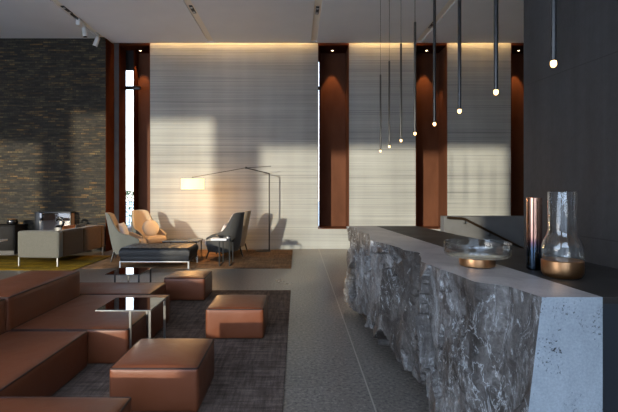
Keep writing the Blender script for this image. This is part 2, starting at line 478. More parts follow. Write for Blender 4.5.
# back wall: concrete piers between the window recesses
REC = [(-4.76, -3.93), (0.547, 1.373), (3.15, 3.99), (5.69, 6.52)]
ZS = 0.55; ZT = CEIL - 0.02
piers = [(-4.9, -4.76), (-3.93, .547), (1.373, 3.15), (3.99, 5.69), (6.52, XR)]
for a, b in piers:
    struct(MB().box(a, b, YB, YB + .48, 0, CEIL + .36).build('wall_back', M['stairwall' if a < -4.8 else 'concrete'], smooth=False))  # narrow first pier: darker concrete stands in for the slate wall's shadow
for a, b in REC:
    struct(MB().box(a, b, YB, YB + .85, 0, ZS - .015).build('wall_back', M['concrete'], smooth=False))
    struct(MB().box(a, b, YB, YB + .85, ZT + .03, CEIL + .36).build('wall_back', M['corten_shaded'], smooth=False))

# slate wall on the left, set forward
struct(MB().box(XL, -4.905, YS, YS + .7, 0, CEIL + .36).build('wall_slate', M['slate'], smooth=False))
struct(MB().box(-4.905, -4.89, YS + .0, YB, 0, CEIL).build('trim_6', M['corten_shaded'], smooth=False))
struct(MB().box(XL - .3, XL, YW - .3, 12.2, 0, CEIL + .36).build('wall_left', M['plaster'], smooth=False))
struct(MB().box(XR, XR + .3, YW - .3, 12.9, 0, CEIL + .36).build('wall_right', M['plaster'], smooth=False))

# wall behind the camera: piers, sills and lintels around tall window bays
BAYS = [(-14.9, -13.18, 0.10, 4.70), (-12.46, -9.12, 0.10, CEIL), (-8.0, -2.9, 0.10, 4.70), (-2.9, -1.30, 1.85, 4.70), (-0.7, 1.7, .10, 4.0)]  # fourth sill raised to shade the counter; last bay added to light its end
def fw(x0, x1, z0, z1): struct(MB().box(x0, x1, YW - .3, YW, z0, z1).build('wall_front', M['plaster'], smooth=False))
fw(XL, -14.9, 0, CEIL); fw(-13.18, -12.46, 0, CEIL); fw(-9.12, -8.0, 0, CEIL); fw(-1.30, -.7, 0, CEIL); fw(1.7, XR, 0, CEIL)
for x0, x1, z0, z1 in BAYS:
    fw(x0, x1, 0, z0)
    if z1 < CEIL: fw(x0, x1, z1, CEIL)

# recess linings, slit windows, downlights
def lin(x0, x1, y0, y1, z0, z1, name, mat, parent=None):
    return MB().box(x0, x1, y0, y1, z0, z1).build(name, mat, parent, smooth=False)
wn = 0
for i, (a, b) in enumerate(REC):
    wn += 1
    gw = 0.225 if i == 0 else 0.045
    yg = 12.46 if i == 0 else 12.5
    t = thing('window_%d' % wn, '', '', (0, 0, 0)); del t['label']; del t['category']; struct(t)
    lin(a, b, YB - .012, YB + .75, ZS - .015, ZS, 'sill', M['corten'], t)
    lin(a, b, YB + .0, YB + .75, ZT, ZT + .03, 'soffit', M['corten_shaded'], t)
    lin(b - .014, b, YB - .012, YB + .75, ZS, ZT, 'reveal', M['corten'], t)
    lin(a, a + .014, YB - .012, yg, ZS, ZT, 'reveal', M['corten_shaded'], t)
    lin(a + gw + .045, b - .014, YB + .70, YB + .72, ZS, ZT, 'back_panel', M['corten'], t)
    lin(a + gw + .014, a + gw + .045, yg - .06, YB + .72, ZS, ZT, 'jamb', M['corten_shaded'], t)
    lin(a + .014, a + gw + .014, yg, yg + .012, ZS, ZT - .55 if i == 0 else ZT - .3, 'pane', M['pane'], t)
    f = MB().box(a + .014, a + gw + .014, yg - .02, yg + .03, ZT - .55 if i == 0 else ZT - .3, ZT)
    f.build('frame', M['black_metal'], t, smooth=False)
    MB().box(a + .014, a + gw + (.20 if i == 0 else .05), yg - .075, yg - .002, 4.34, 4.44, .012).build('latch', M['black_metal'], t)
DL_LABELS = ['small warm downlight in the rust recess left of the long concrete pier',
             'small warm downlight in the rust recess between the two concrete piers left of the pendants',
             'small warm downlight in the rust recess behind the row of pendants',
             'small warm downlight in the rust recess beside the dark plaster wall']
for i, (a, b) in enumerate(REC):
    cx = a + .42; cy = 12.43
    t = thing('downlight', DL_LABELS[i], 'light', (cx, cy, ZT), group='recess downlights')
    MB().lathe([(.03, -.012), (.045, -.012), (.045, 0), (.03, 0)], seg=20, cap0=False, cap1=False).build('rim', M['black_metal'], t)
    MB().lathe([(.028, -.008), (.028, -.002)], seg=20).build('lens', M['led_spot'], t)
    ld = bpy.data.lights.new('downlight_beam', 'SPOT'); ld.energy = 100; ld.color = (1, .50, .18)
    ld.spot_size = math.radians(44); ld.spot_blend = 0.3; ld.shadow_soft_size = 0.02
    lo = bpy.data.objects.new('downlight_beam', ld); col.objects.link(lo); lo.parent = t
    lo.location = (0, 0, -.03); lo.rotation_euler = (math.radians(3), 0, 0)

# warm LED strips in the cove, one over each pier
CL = ['warm LED strip in the cove above the long concrete pier with the floor lamp',
      'warm LED strip in the cove above the concrete pier behind the far pendants',
      'warm LED strip in the cove above the concrete pier nearest the dark plaster wall']
for (a, b), lb in zip(((-3.93, .547), (1.373, 3.15), (3.99, 5.69)), CL):
    o = MB().box(a + .02, b - .02, YC + .03, YC + .06, CEIL + .335, CEIL + .36).build('led_strip', M['led'], smooth=False)
    tag(o, lb, 'light', 'cove strips')
    ld = bpy.data.lights.new('cove_glow', 'AREA'); ld.shape = 'RECTANGLE'; ld.size = b - a - .05; ld.size_y = .03
    ld.energy = 10 * (b - a); ld.color = (1, .58, .22)
    lo = bpy.data.objects.new('cove_glow', ld); col.objects.link(lo)
    lo.location = ((a + b) / 2, YC + .06, CEIL + .28); lo.rotation_euler = (math.radians(8), 0, 0)

# ------------------------------------------------------------------ dark plaster wall along the counter
def cx_at(y): return 1.9 - .12 * (y - 3.78)      # right edge line of the counter
w = MB().prism([(cx_at(YW), YW), (cx_at(3.78), 3.78), (cx_at(3.78) + .45, 3.83), (cx_at(YW) + .45, YW)], 0, CEIL)
struct(w.build('wall_right', M['darkwall'], smooth=False))

# ------------------------------------------------------------------ ceiling track lights
def spot_head(name, label, x, y, z, ang, mat, tilt=0.35):
    t = thing(name, label, 'light', (x, y, CEIL + .03), ang, 'ceiling track spotlights')
    dz = z - (CEIL + .03)
    MB().box(-.02, .02, -.09, .09, -.035, 0, .004).build('adapter', mat, t)
    MB().tube([(0, 0, -.03), (0, 0, dz + .05)], .011, 8).build('stem', M['white_paint'] if mat == M['white_paint'] else M['black_metal'], t)
    d = Vector((math.sin(tilt), 0, -math.cos(tilt))); c = Vector((0, 0, dz))
    b = MB().tube([c - d * .02, c - d * .005, c + d * .205, c + d * .21], .056, 20)
    b.build('head', mat, t)
    MB().tube([c + d * .206, c + d * .213], .045, 20).build('lens', M['black_gloss'], t)
    return t
spot_head('track_spotlight', 'white cylinder spotlight nearest the slate wall on the left ceiling track', -4.98, 11.22, 5.36, PI, M['white_paint'], .35)
spot_head('track_spotlight', 'white cylinder spotlight second from the slate wall on the left ceiling track', -4.98, 10.5, 5.36, 0, M['white_paint'], .12)
t = thing('track_feed_box', 'small white box on the left ceiling track before the white spotlights', 'electrical box', (-4.98, 10.28, CEIL + .03))
MB().box(-.05, .05, -.09, .09, -.16, 0, .01).build('housing', M['white_paint'], t)
MB().box(-.012, .012, -.4, -.09, -.05, 0, .003).build('connector', M['black_metal'], t)
for k, (x, y, lb) in enumerate(((-2.26, 9.7, 'black recessed spotlight in the ceiling slot above the long concrete pier'),
                                (0.43, 9.75, 'black recessed spotlight in the ceiling slot left of the pendants'),
                                (3.17, 10.6, 'black recessed spotlight in the ceiling slot behind the pendants'),
                                (-4.98, 9.72, 'black recessed spotlight in the left ceiling slot ahead of the white box'))):
    t = thing('recessed_spotlight', lb, 'light', (x, y, CEIL + .03), 0, 'recessed slot spotlights')
    MB().box(-.035, .035, -.20, .20, -.02, 0, .004).build('housing', M['black_metal'], t)
    for dy in (-.12, .12):
        MB().lathe([(.03, -.026), (.03, -.018)], 0, dy, 16).build('lens', M['white_paint'], t)

# ------------------------------------------------------------------ rugs
def rug(name, label, x0, x1, y0, y1, mat, rz=0, h=.012):
    cx, cy = (x0 + x1) / 2, (y0 + y1) / 2
    t = thing(name, label, 'rug', (cx, cy, 0), rz)
    hx, hy = (x1 - x0) / 2, (y1 - y0) / 2
    MB().box(-hx, hx, -hy, hy, 0, h, .004).build('pile', mat, t)
    MB().tube([(-hx, -hy, h * .6), (hx, -hy, h * .6), (hx, hy, h * .6), (-hx, hy, h * .6)], .006, 6, True).build('binding', mat, t)
    return t
RH = .012
rug('area_rug', 'charcoal rug under the cognac leather sofa and footstools', -3.5, -.11, 1.3, 7.06, M['rug_dark'])
rug('area_rug', 'brown rug under the armchairs and black daybed by the concrete wall', -4.35, -.13, 9.05, 11.72, M['rug_brown'])
rug('area_rug', 'mustard and olive streaked rug under the grey fabric sofa', -9.2, -4.4, 8.85, 10.75, M['rug_mustard'])

# ------------------------------------------------------------------ cognac leather seating
def loop(x0, x1, y0, y1, z, r=.03):
    pts = []
    for cx, cy, a0 in ((x1 - r, y1 - r, 0), (x0 + r, y1 - r, 90), (x0 + r, y0 + r, 180), (x1 - r, y0 + r, 270)):
        for k in range(4):
            a = math.radians(a0 + 30 * k); pts.append((cx + r * math.cos(a), cy + r * math.sin(a), z))
    return pts
def block(name, parent, x0, x1, y0, y1, z0, z1, mat=None, r=.03, bulge=.018, piping=True):
    o = MB().soft(x0, x1, y0, y1, z0, z1, r, bulge).build(name, mat or M['tan_leather'], parent, angle=70)
    if piping:
        q = r * .30
        MB().tube(loop(x0 + q, x1 - q, y0 + q, y1 - q, z1 - q, .016), .0075, 6, True).build('piping', M['tan_piping'], o)
        for sx in (x0 + q, x1 - q):
            for sy in (y0 + q, y1 - q):
                kx = .004 if sx < (x0 + x1) / 2 else -.004; ky = .004 if sy < (y0 + y1) / 2 else -.004
                MB().tube([(sx + kx, sy + ky, z0 + .04), (sx + kx, sy + ky, z1 - q - .01)], .0050, 6).build('corner_seam', M['tan_piping'], o)
    return o
def footstool(label, x0, x1, y0, y1, h=.330, rz=0, bulge=.03):
    cx, cy = (x0 + x1) / 2, (y0 + y1) / 2; hx, hy = (x1 - x0) / 2, (y1 - y0) / 2
    t = thing('footstool', label, 'footstool', (cx, cy, RH), rz, 'cognac leather footstools')
    block('cushion', t, -hx, hx, -hy, hy, 0.004, h - RH, bulge=bulge, r=.016)
    MB().box(-hx + .05, hx - .05, -hy + .05, hy - .05, 0, .012).build('base', M['plinth'], t, smooth=False)
    return t
footstool('cognac leather footstool standing alone on the rug corner nearest the stone counter', -.972, -.360, 4.755, 5.40)
footstool('large cognac leather footstool in front of the mirrored side table by the sofa', -1.335, -.705, 3.185, 3.82)
footstool('cognac leather footstool at the far rug edge beside the black daybed', -1.90, -1.32, 6.39, 6.97)
footstool('cognac leather footstool cut off by the bottom edge, against the near sofa seat', -1.84, -1.01, 1.95, 2.75)

def sofa_module(label, x1, y0, y1):
    t = thing('sofa_module', label, 'sofa', (-2.6, y0, RH), 0, 'cognac leather sofa modules')
    d = y1 - y0
    block('seat', t, .0, x1 + 2.6, .0, d, 0.004, .318, r=.016, bulge=.014)
    block('backrest', t, -.6, -.012, .0, d, 0.004, .608, r=.018, bulge=.022)
    MB().box(-.55, x1 + 2.55, .05, d - .05, 0, .012).build('base', M['plinth'], t, smooth=False)
    return t
sofa_module('cognac leather sofa module with backrest behind the mirrored side table', -1.535, 4.07, 5.415)
sofa_module('cognac leather sofa module with backrest, nearest one, cut off at the left edge', -1.875, 2.755, 4.035)
t = thing('sofa_module', 'cognac leather backless sofa module at the far end of the sofa', 'sofa', (-2.95, 5.435, RH), 0, 'cognac leather sofa modules')
block('seat', t, 0, 1.165, 0, .68, .004, .318, r=.016, bulge=.014)
MB().box(.05, 1.1, .05, .63, 0, .012).build('base', M['plinth'], t, smooth=False)

# ------------------------------------------------------------------ mirrored side tables
def side_table(label, x0, x1, y0, y1, h, legx, z0, thick=.007, legmat='chrome'):
    t = thing('side_table', label, 'table', (0, 0, z0), 0, 'mirrored glass side tables')
    h -= z0
    MB().box(x0 + .004, x1 - .004, y0 + .004, y1 - .004, h - .004, h, .001).build('glass_top', M['black_glass'], t, smooth=False)
    fr = MB()
    fr.prism([(x0, y0), (x1, y0), (x1, y1), (x0, y1)], h - .004 - thick, h - .004)
    fr.build('frame', M[legmat], t, smooth=False)
    for lx in legx:
        for ly in (y0 + .006, y1 - .018):
            MB().box(lx - .011, lx + .011, ly, ly + .012, .012, h - .005 - thick, .001).build('leg', M[legmat], t, smooth=False)
        MB().box(lx - .011, lx + .011, y0 + .006, y1 - .006, 0, .012, .001).build('foot_bar', M[legmat], t, smooth=False)
    return t
side_table('mirror topped steel side table overhanging the cognac sofa seat', -1.845, -1.335, 4.10, 4.58, .497, (-1.528, -1.349), RH)
side_table('mirror topped steel side table behind the far backless sofa module', -2.66, -2.17, 6.2, 6.72, .425, (-2.52, -2.19), RH, legmat='steel_dark')
t3 = side_table('small steel side table holding a white book beside the grey armchair', -1.90, -1.36, 9.25, 9.75, .535, (-1.61, -1.40), RH, legmat='grey_metal')
t = thing('book', 'white book lying on the small steel side table by the armchair', 'book', (-1.64, 9.47, .535), 0)
MB().box(-.16, .16, -.12, .12, .004, .03, .002).build('pages', M['white_paper'], t, smooth=False)
MB().box(-.165, .165, -.125, .125, .03, .036, .001).build('front_cover', M['white_paper'], t, smooth=False)
MB().box(-.165, .165, -.125, .125, 0, .004, .001).build('back_cover', M['white_paper'], t, smooth=False)
t = thing('dish', 'black sculptural dish standing on the white book', 'dish', (-1.61, 9.5, .571), 0)
MB().lathe([(.035, 0), (.04, .012), (.09, .035), (.12, .05), (.114, .053), (.085, .042), (.03, .02)], seg=28).build('bowl', M['black_gloss'], t)
MB().lathe([(.045, 0), (.05, .003), (.036, .008)], seg=24).build('foot', M['black_gloss'], t)
t = thing('dark_block', 'dark metal block on the steel side table right of the white book', 'ornament', (-1.44, 9.45, .535), 0)  # plain dark block with a small cup on the table top
MB().box(-.04, .04, -.06, .06, 0, .07, .008).build('block', M['steel_dark'], t)
MB().lathe([(.028, .07), (.03, .085), (.024, .085), (.022, .074)], seg=16).build('cup', M['black_metal'], t)

# ------------------------------------------------------------------ black daybed
t = thing('daybed', 'black tufted leather daybed on steel legs in front of the armchairs', 'daybed', (-3.54, 8.93, RH), 0)
w_, d_ = 1.39, .80
c = MB()
nx, ny = 56, 32
H0, H1 = .255, .418
grid = {}
for i in range(nx + 1):
    for j in range(ny + 1):
        u, v = i / nx, j / ny
        x, y = u * w_, v * d_
        ed = min(x, w_ - x, y, d_ - y)
        z = H1 - .03 * max(0, 1 - ed / .035) ** 2
        # biscuit tufting: channels in a grid
        fx = abs((u * 7) % 1 - .5) * 2; fy = abs((v * 4) % 1 - .5) * 2
        z -= .014 * (max(0, fx - .72) / .28) ** 1.5 + .014 * (max(0, fy - .72) / .28) ** 1.5
        grid[i, j] = c.bm.verts.new((x, y, z))
for i in range(nx):
    for j in range(ny):
        c.bm.faces.new((grid[i, j], grid[i + 1, j], grid[i + 1, j + 1], grid[i, j + 1]))
rim = [grid[i, 0] for i in range(nx + 1)] + [grid[nx, j] for j in range(1, ny + 1)] + [grid[i, ny] for i in range(nx - 1, -1, -1)] + [grid[0, j] for j in range(ny - 1, 0, -1)]
mid = [c.bm.verts.new((v.co.x + (v.co.x - w_ / 2) * .012, v.co.y + (v.co.y - d_ / 2) * .02, (H0 + H1) / 2)) for v in rim]
low = [c.bm.verts.new((v.co.x, v.co.y, H0)) for v in rim]
for A, B in ((rim, mid), (mid, low)):
    for k in range(len(A)): c.bm.faces.new((A[k], A[(k + 1) % len(A)], B[(k + 1) % len(A)], B[k]))
c.bm.faces.new(low)
c.build('cushion', M['black_leather'], t, angle=60)
MB().box(.012, w_ - .012, .012, d_ - .012, .155, .252, .01).build('base', M['black_leather'], t)
fr = MB().box(0, w_, 0, d_, .132, .154, .002).build('frame', M['chrome'], t, smooth=False)
for lx in (0.0, w_ - .03):
    for ly in (0.0, d_ - .03):
        MB().box(lx, lx + .03, ly, ly + .03, 0, .131, .002).build('leg', M['chrome'], t, smooth=False)

# low dark coffee table behind the daybed
t = thing('coffee_table', 'thin low black coffee table between daybed and concrete wall', 'table', (-2.63, 10.35, RH), 0)
MB().box(-.40, .40, -.3, .3, .385, .42, .004).build('tabletop', M['black_gloss'], t)
for sx in (-.36, .36):
    for sy in (-.26, .26):
        MB().tube([(sx, sy, 0), (sx, sy, .385)], .013, 10).build('leg', M['black_metal'], t)

# ------------------------------------------------------------------ high back lounge chairs
def lounge_chair(label, loc, rz, lining, shell_mat, group='high back lounge chairs'):
    t = thing('lounge_chair', label, 'armchair', loc, rz, group)
    NT, NZ = 64, 16
    def rim_h(a):                       # a: 0 at the back .. 1 at the arm tips
        if a < .26: return 1.06 - .05 * (a / .26) ** 5
        if a < .54:
            k = (a - .26) / .28; k = 1 - (1 - k) ** 1.9; return 1.01 + (.60 - 1.01) * k
        return .60 - .12 * ((a - .54) / .46) ** 1.4
    def pt(tt, zf, inset):
        a = abs(tt); s_ = math.copysign(1, tt)
        W, B, A = .36 - inset, .30 - inset, .30       # half width, back, arm reach
        if a < .5:                                   # rounded back
            th = a / .5 * PI / 2; e = .75
            x = -B * (abs(math.cos(th)) ** e); y = s_ * W * (math.sin(th) ** e)
        else:
            x = (a - .5) / .5 * A; y = s_ * W
        z0 = .165 + .03 * inset; z1 = rim_h(a) - (.012 if inset > .03 else 0)
        z = z0 + (z1 - z0) * zf
        hgt = max(0, (z - .30) / .75)
        back = max(0, 1 - a / .62)
        x -= .13 * hgt * back ** .7 + .02 * hgt        # recline
        y *= 1 - .14 * hgt ** 1.2
        low_ = max(0, 1 - (z - .19) / .22)
        x *= 1 - .10 * low_ ** 2; y *= 1 - .10 * low_ ** 2        # tucks in at the bottom
        return (x, y, z)
    def sheet(i0, i1):
        b = MB(); rows = []
        for inset in (i0, i1):
            rows.append([[b.bm.verts.new(pt(-1 + 2 * i / NT, j / NZ, inset)) for j in range(NZ + 1)] for i in range(NT + 1)])
        for q in rows:
            for i in range(NT):
                for j in range(NZ): b.bm.faces.new((q[i][j], q[i + 1][j], q[i + 1][j + 1], q[i][j + 1]))
        o_, i_ = rows
        for i in range(NT):
            b.bm.faces.new((o_[i][NZ], o_[i + 1][NZ], i_[i + 1][NZ], i_[i][NZ])); b.bm.faces.new((o_[i][0], o_[i + 1][0], i_[i + 1][0], i_[i][0]))
        for j in range(NZ):
            b.bm.faces.new((o_[0][j], o_[0][j + 1], i_[0][j + 1], i_[0][j])); b.bm.faces.new((o_[NT][j], o_[NT][j + 1], i_[NT][j + 1], i_[NT][j]))
        return b
    sheet(0, .022).build('shell', shell_mat, t, angle=60)
    sheet(.023, .06).build('lining', lining, t, angle=60)
    b = MB().soft(-.20, .40, -.28, .28, .27, .43, .05, .03)
    b.build('seat_cushion', lining, t, angle=70)
    MB().soft(-.18, .34, -.25, .25, .20, .27, .02, .0, 6).build('seat_base', shell_mat, t, angle=70)
    for sx, sy in ((.28, .24), (.28, -.24), (-.24, .24), (-.24, -.24)):
        MB().tube([(sx * 1.22, sy * 1.2, 0), (sx, sy, .21)], .012, 10, r1=.022).build('leg', M['black_metal'], t)
    return t
lounge_chair('sage grey lounge chair seen from its side beside the rust recess, nearest the grey sofa', (-3.84, 10.12, RH), math.radians(14), M['beige_fabric'], M['shell_fabric'])
lounge_chair('beige lounge chair facing the room in front of the slit window', (-3.70, 11.12, RH), math.radians(-38), M['beige_fabric'], M['shell_fabric'])
lounge_chair('dark backed lounge chair seen from behind, next to the white book table', (-1.66, 10.4, RH), math.radians(158), M['white_fabric'], M['shell_dark'])
lounge_chair('pale backed lounge chair half hidden behind the dark backed chair, beside the floor lamp', (-1.60, 11.18, RH), math.radians(172), M['beige_fabric'], M['beige_fabric'])  # beige shell colour stands in for sunlight on the outer back

def pillow(name, label, loc, rot, mat, w, h, d, roundish, edge=None):
    t = thing(name, label, 'cushion', loc); t.rotation_euler = rot
    b = MB()
    if roundish:
        prof = []
        for k in range(13):
            a = -PI / 2 + PI * k / 12
            prof.append((max(.001, w / 2 * math.cos(a) ** .6), d / 2 * math.sin(a)))
        b.lathe(prof, seg=36)
        for v in b.bm.verts: v.co = Vector((v.co.x, v.co.z, v.co.y + w / 2))
        ring = [(w / 2 * math.cos(2 * PI * k / 36), 0, w / 2 + w / 2 * math.sin(2 * PI * k / 36)) for k in range(36)]
    else:
        b2 = bmesh.new(); nn = 14
        for sgn in (1, -1):
            gr = {}
            for i in range(nn + 1):
                for j in range(nn + 1):
                    u, v = -1 + 2 * i / nn, -1 + 2 * j / nn
                    th = d / 2 * ((1 - u * u) * (1 - v * v)) ** .45
                    k = 1 - .06 * (1 - abs(u)) * abs(v) - .0
                    gr[i, j] = b2.verts.new((u * w / 2 * (1 - .05 * (1 - v * v)), sgn * th, h / 2 + v * h / 2 * (1 - .05 * (1 - u * u))))
            for i in range(nn):
                for j in range(nn): b2.faces.new((gr[i, j], gr[i + 1, j], gr[i + 1, j + 1], gr[i, j + 1]))
        bmesh.ops.remove_doubles(b2, verts=b2.verts[:], dist=.0005)
        me = bpy.data.meshes.new('t'); b2.to_mesh(me); b2.free(); b.bm.from_mesh(me); bpy.data.meshes.remove(me)
        ring = [(x * w / 2, 0, h / 2 + z * h / 2) for x, z in ((-1, -1), (0, -.95), (1, -1), (.95, 0), (1, 1), (0, .95), (-1, 1), (-.95, 0))]
    b.build('cover', mat, t, angle=80)
    MB().tube(ring, .005, 6, True).build('piping', edge or mat, t)
    return t
pillow('round_cushion', 'round cream cushion on the beige lounge chair', (-3.56, 10.96, .45), (math.radians(-16), 0, math.radians(34)), M['cream_fabric'], .40, .40, .13, True)
pillow('scatter_cushion', 'white square cushion on the sage grey lounge chair', (-3.86, 10.16, .47), (math.radians(-18), 0, math.radians(104 - 8)), M['white_fabric'], .42, .38, .15, False)
pillow('scatter_cushion', 'white cushion leaning inside the dark backed lounge chair', (-1.72, 10.42, .46), (math.radians(18), 0, math.radians(76)), M['white_fabric'], .36, .36, .14, False)
# ------------------------------------------------------------------ grey fabric sofa on the left
t = thing('fabric_sofa', 'pale grey weave sofa on steel legs in front of the slate wall', 'sofa', (-5.75, 9.23, RH), math.radians(-5.5))
L_ = 1.80
MB().soft(0, .90, 0, .16, .18, .72, .035, .012).build('armrest', M['grey_fabric'], t, angle=70)
MB().soft(0, .90, L_ - .16, L_, .18, .71, .035, .012).build('armrest', M['warm_lit_fabric'], t, angle=70)
for k in range(2):
    y0 = .165 + k * (L_ - .33) / 2
    MB().soft(.72, .90, y0, y0 + (L_ - .33) / 2 - .004, .18, .72, .03, .012).build('backrest', M['warm_lit_fabric'], t, angle=70)
    MB().soft(.0, .715, y0, y0 + (L_ - .33) / 2 - .004, .27, .44, .035, .02).build('seat_cushion', M['warm_lit_fabric'], t, angle=70)
MB().box(.02, .88, .17, L_ - .17, .18, .268, .008).build('base', M['warm_lit_fabric'], t)
for lx in (.01, .85):
    for ly in (.01, L_ - .05):
        MB().box(lx, lx + .025, ly, ly + .04, 0, .182, .003).build('leg', M['chrome'], t, smooth=False)
pillow('scatter_cushion', 'rust linen cushion showing above the grey sofa back', (-5.18, 10.06, .44), (math.radians(-14), 0, math.radians(-97)), M['orange_fabric'], .42, .36, .14, False)
pillow('scatter_cushion', 'slate blue cushion beside the rust cushion on the grey sofa', (-5.13, 10.53, .44), (math.radians(-14), 0, math.radians(-97)), M['dark_fabric'], .40, .35, .14, False)

# ------------------------------------------------------------------ fireplace and the dark corner
t = thing('fireplace', 'black framed glass fireplace against the slate wall', 'fireplace', (-6.59, 11.28, 0), 0)
W_ = .90
MB().box(0, W_, 0, .21, 0, .42, .006).build('hearth', M['black_metal'], t)
MB().box(0, .12, 0, .21, .421, 1.03, .004).build('post', M['black_metal'], t)
MB().box(  .121, W_, 0, .21, .99, 1.03, .004).build('top_frame', M['black_metal'], t)
MB().box(W_ - .02, W_, 0, .03, .421, .989, .002).build('corner_bar', M['black_metal'], t)
MB().box(.121, W_ - .02, .004, .012, .422, .988).build('glass', M['fire_glass'], t, smooth=False)
MB().box(.121, W_, .17, .205, .422, .988).build('fireback', plain('fire_brick', (.30, .17, .09), .8), t, smooth=False)
for k in range(4):
    a = .2 * k
    MB().tube([(.20 + .12 * k, .075 + .03 * (k % 2), .455 + .05 * (k % 2)), (.46 + .11 * k, .115 - .03 * (k % 2), .46 + .05 * (k % 2))], .03, 10).build('log', M['bark'], t)
t = thing('sideboard', 'long low black sideboard along the slate wall at the left edge', 'cabinet', (-9.6, 10.95, 0), 0)
MB().box(0, 2.72, 0, .5, .10, .69, .006).build('body', M['black_wood'], t)
MB().box(-.01, 2.73, -.015, .51, .691, .715, .004).build('worktop', M['black_wood'], t)
for k in range(4):
    MB().box(.01 + k * .677, .677 + k * .677 - .005, -.016, -.001, .12, .685, .003).build('door', M['black_wood'], t)
MB().box(.05, 2.67, .05, .46, 0, .099).build('plinth', M['plinth'], t, smooth=False)
t = thing('pot', 'round black pot with a copper rim on the end of the sideboard', 'pot', (-7.06, 11.15, .715), 0)
MB().lathe([(.07, 0), (.11, .02), (.125, .07), (.11, .12), (.085, .135), (.078, .13), (.09, .1)], seg=28).build('body', M['black_gloss'], t)
MB().tube([(.085 * math.cos(2 * PI * k / 28), .085 * math.sin(2 * PI * k / 28), .138) for k in range(28)], .006, 8, True).build('rim', M['copper'], t)
t = thing('low_table', 'small white topped table at the far left edge near the sideboard', 'table', (-6.93, 10.1, RH), 0)
MB().box(-.28, .27, -.25, .25, .40, .44, .006).build('tabletop', M['white_paint'], t)
MB().lathe([(.03, .02), (.03, .40)], -.1, 0, 16).build('column', M['black_metal'], t)
MB().lathe([(.16, 0), (.16, .015), (.03, .025)], -.1, 0, 28).build('base', M['black_metal'], t)
t = thing('vase', 'curled black vase in front of the fireplace glass', 'vase', (-5.76, 10.9, .0), 0)
MB().box(-.09, .09, -.09, .09, 0, .68, .006).build('stand', M['black_metal'], t)
pts = [(.09 * math.cos(a) , 0, .80 + .10 * math.sin(a)) for a in [math.radians(-100 + 22 * k) for k in range(13)]]
MB().tube(pts, .035, 10, r1=.028).build('loop', M['black_gloss'], t)
MB().lathe([(.09, .68), (.10, .70), (.06, .72)], 0, 0, 20).build('foot', M['black_gloss'], t)

# ------------------------------------------------------------------ floor lamp
def P(px, py, Y): return Vector(((px - 297.5) / F * Y, Y, 1.6 - (py - 189) / F * Y))
post_top = P(269.3, 173.5, 11.54); post_x = post_top.x
t = thing('floor_lamp', 'tall black arm floor lamp with a glowing drum shade by the concrete wall', 'lamp', (post_x, 11.54, RH), 0)
o3 = Vector((post_x, 11.54, RH))
MB().lathe([(.20, 0), (.20, .012), (.19, .018), (.02, .022)], -.16, 0, 36).build('base', M['black_metal'], t)
MB().tube([(0, 0, .016), (0, 0, post_top.z - RH)], .017, 12).build('pole', M['black_metal'], t)
MB().tube([(-.16, 0, .02), (0, 0, .02)], .014, 8).build('foot_bar', M['black_metal'], t)
piv = P(246, 168, 11.2); head = P(193, 177.2, 10.86); tail = P(271, 166.2, 11.42)
MB().tube([post_top - o3, piv - o3], .013, 10).build('strut', M['black_metal'], t)
MB().tube([head - o3, piv - o3 + Vector((0, 0, .004)), tail - o3], .007, 8).build('boom', M['black_metal'], t)
MB().tube([piv - o3 + Vector((0, 0, -.02)), piv - o3 + Vector((0, 0, .03))], .02, 12).build('pivot', M['black_metal'], t)
sh = P(192.7, 184, 10.86) - o3
r_, hh = .272, .128
s_ = MB().lathe([(r_, sh.z - hh), (r_, sh.z + hh), (r_ - .006, sh.z + hh), (r_ - .006, sh.z - hh)], sh.x, sh.y, 44, False, False)
bm_ = s_.bm
shade = s_.build('lamp_shade', M['shade'], t)
MB().lathe([(r_ - .007, sh.z - hh + .01), (r_ - .007, sh.z - hh + .014)], sh.x, sh.y, 44).build('diffuser', M['shade'], shade)
MB().tube([(sh.x, sh.y, sh.z + hh - .06), (sh.x, sh.y, head.z - RH + .01)], .012, 10).build('shade_holder', M['black_metal'], t)
MB().tube([(sh.x - r_ + .005, sh.y, sh.z + hh - .012), (sh.x + r_ - .005, sh.y, sh.z + hh - .012)], .004, 6).build('spider', M['black_metal'], shade)
ld = bpy.data.lights.new('lamp_glow', 'POINT'); ld.energy = 62; ld.color = (1, .52, .18); ld.shadow_soft_size = .12
lo = bpy.data.objects.new('lamp_glow', ld); col.objects.link(lo); lo.parent = t; lo.location = (sh.x, sh.y, sh.z - hh - .10)
ld2 = bpy.data.lights.new('lamp_glow', 'POINT'); ld2.energy = 14; ld2.color = (1, .60, .27); ld2.shadow_soft_size = .1
lo2 = bpy.data.objects.new('lamp_glow', ld2); col.objects.link(lo2); lo2.parent = t; lo2.location = (sh.x, sh.y, sh.z + hh + .10)

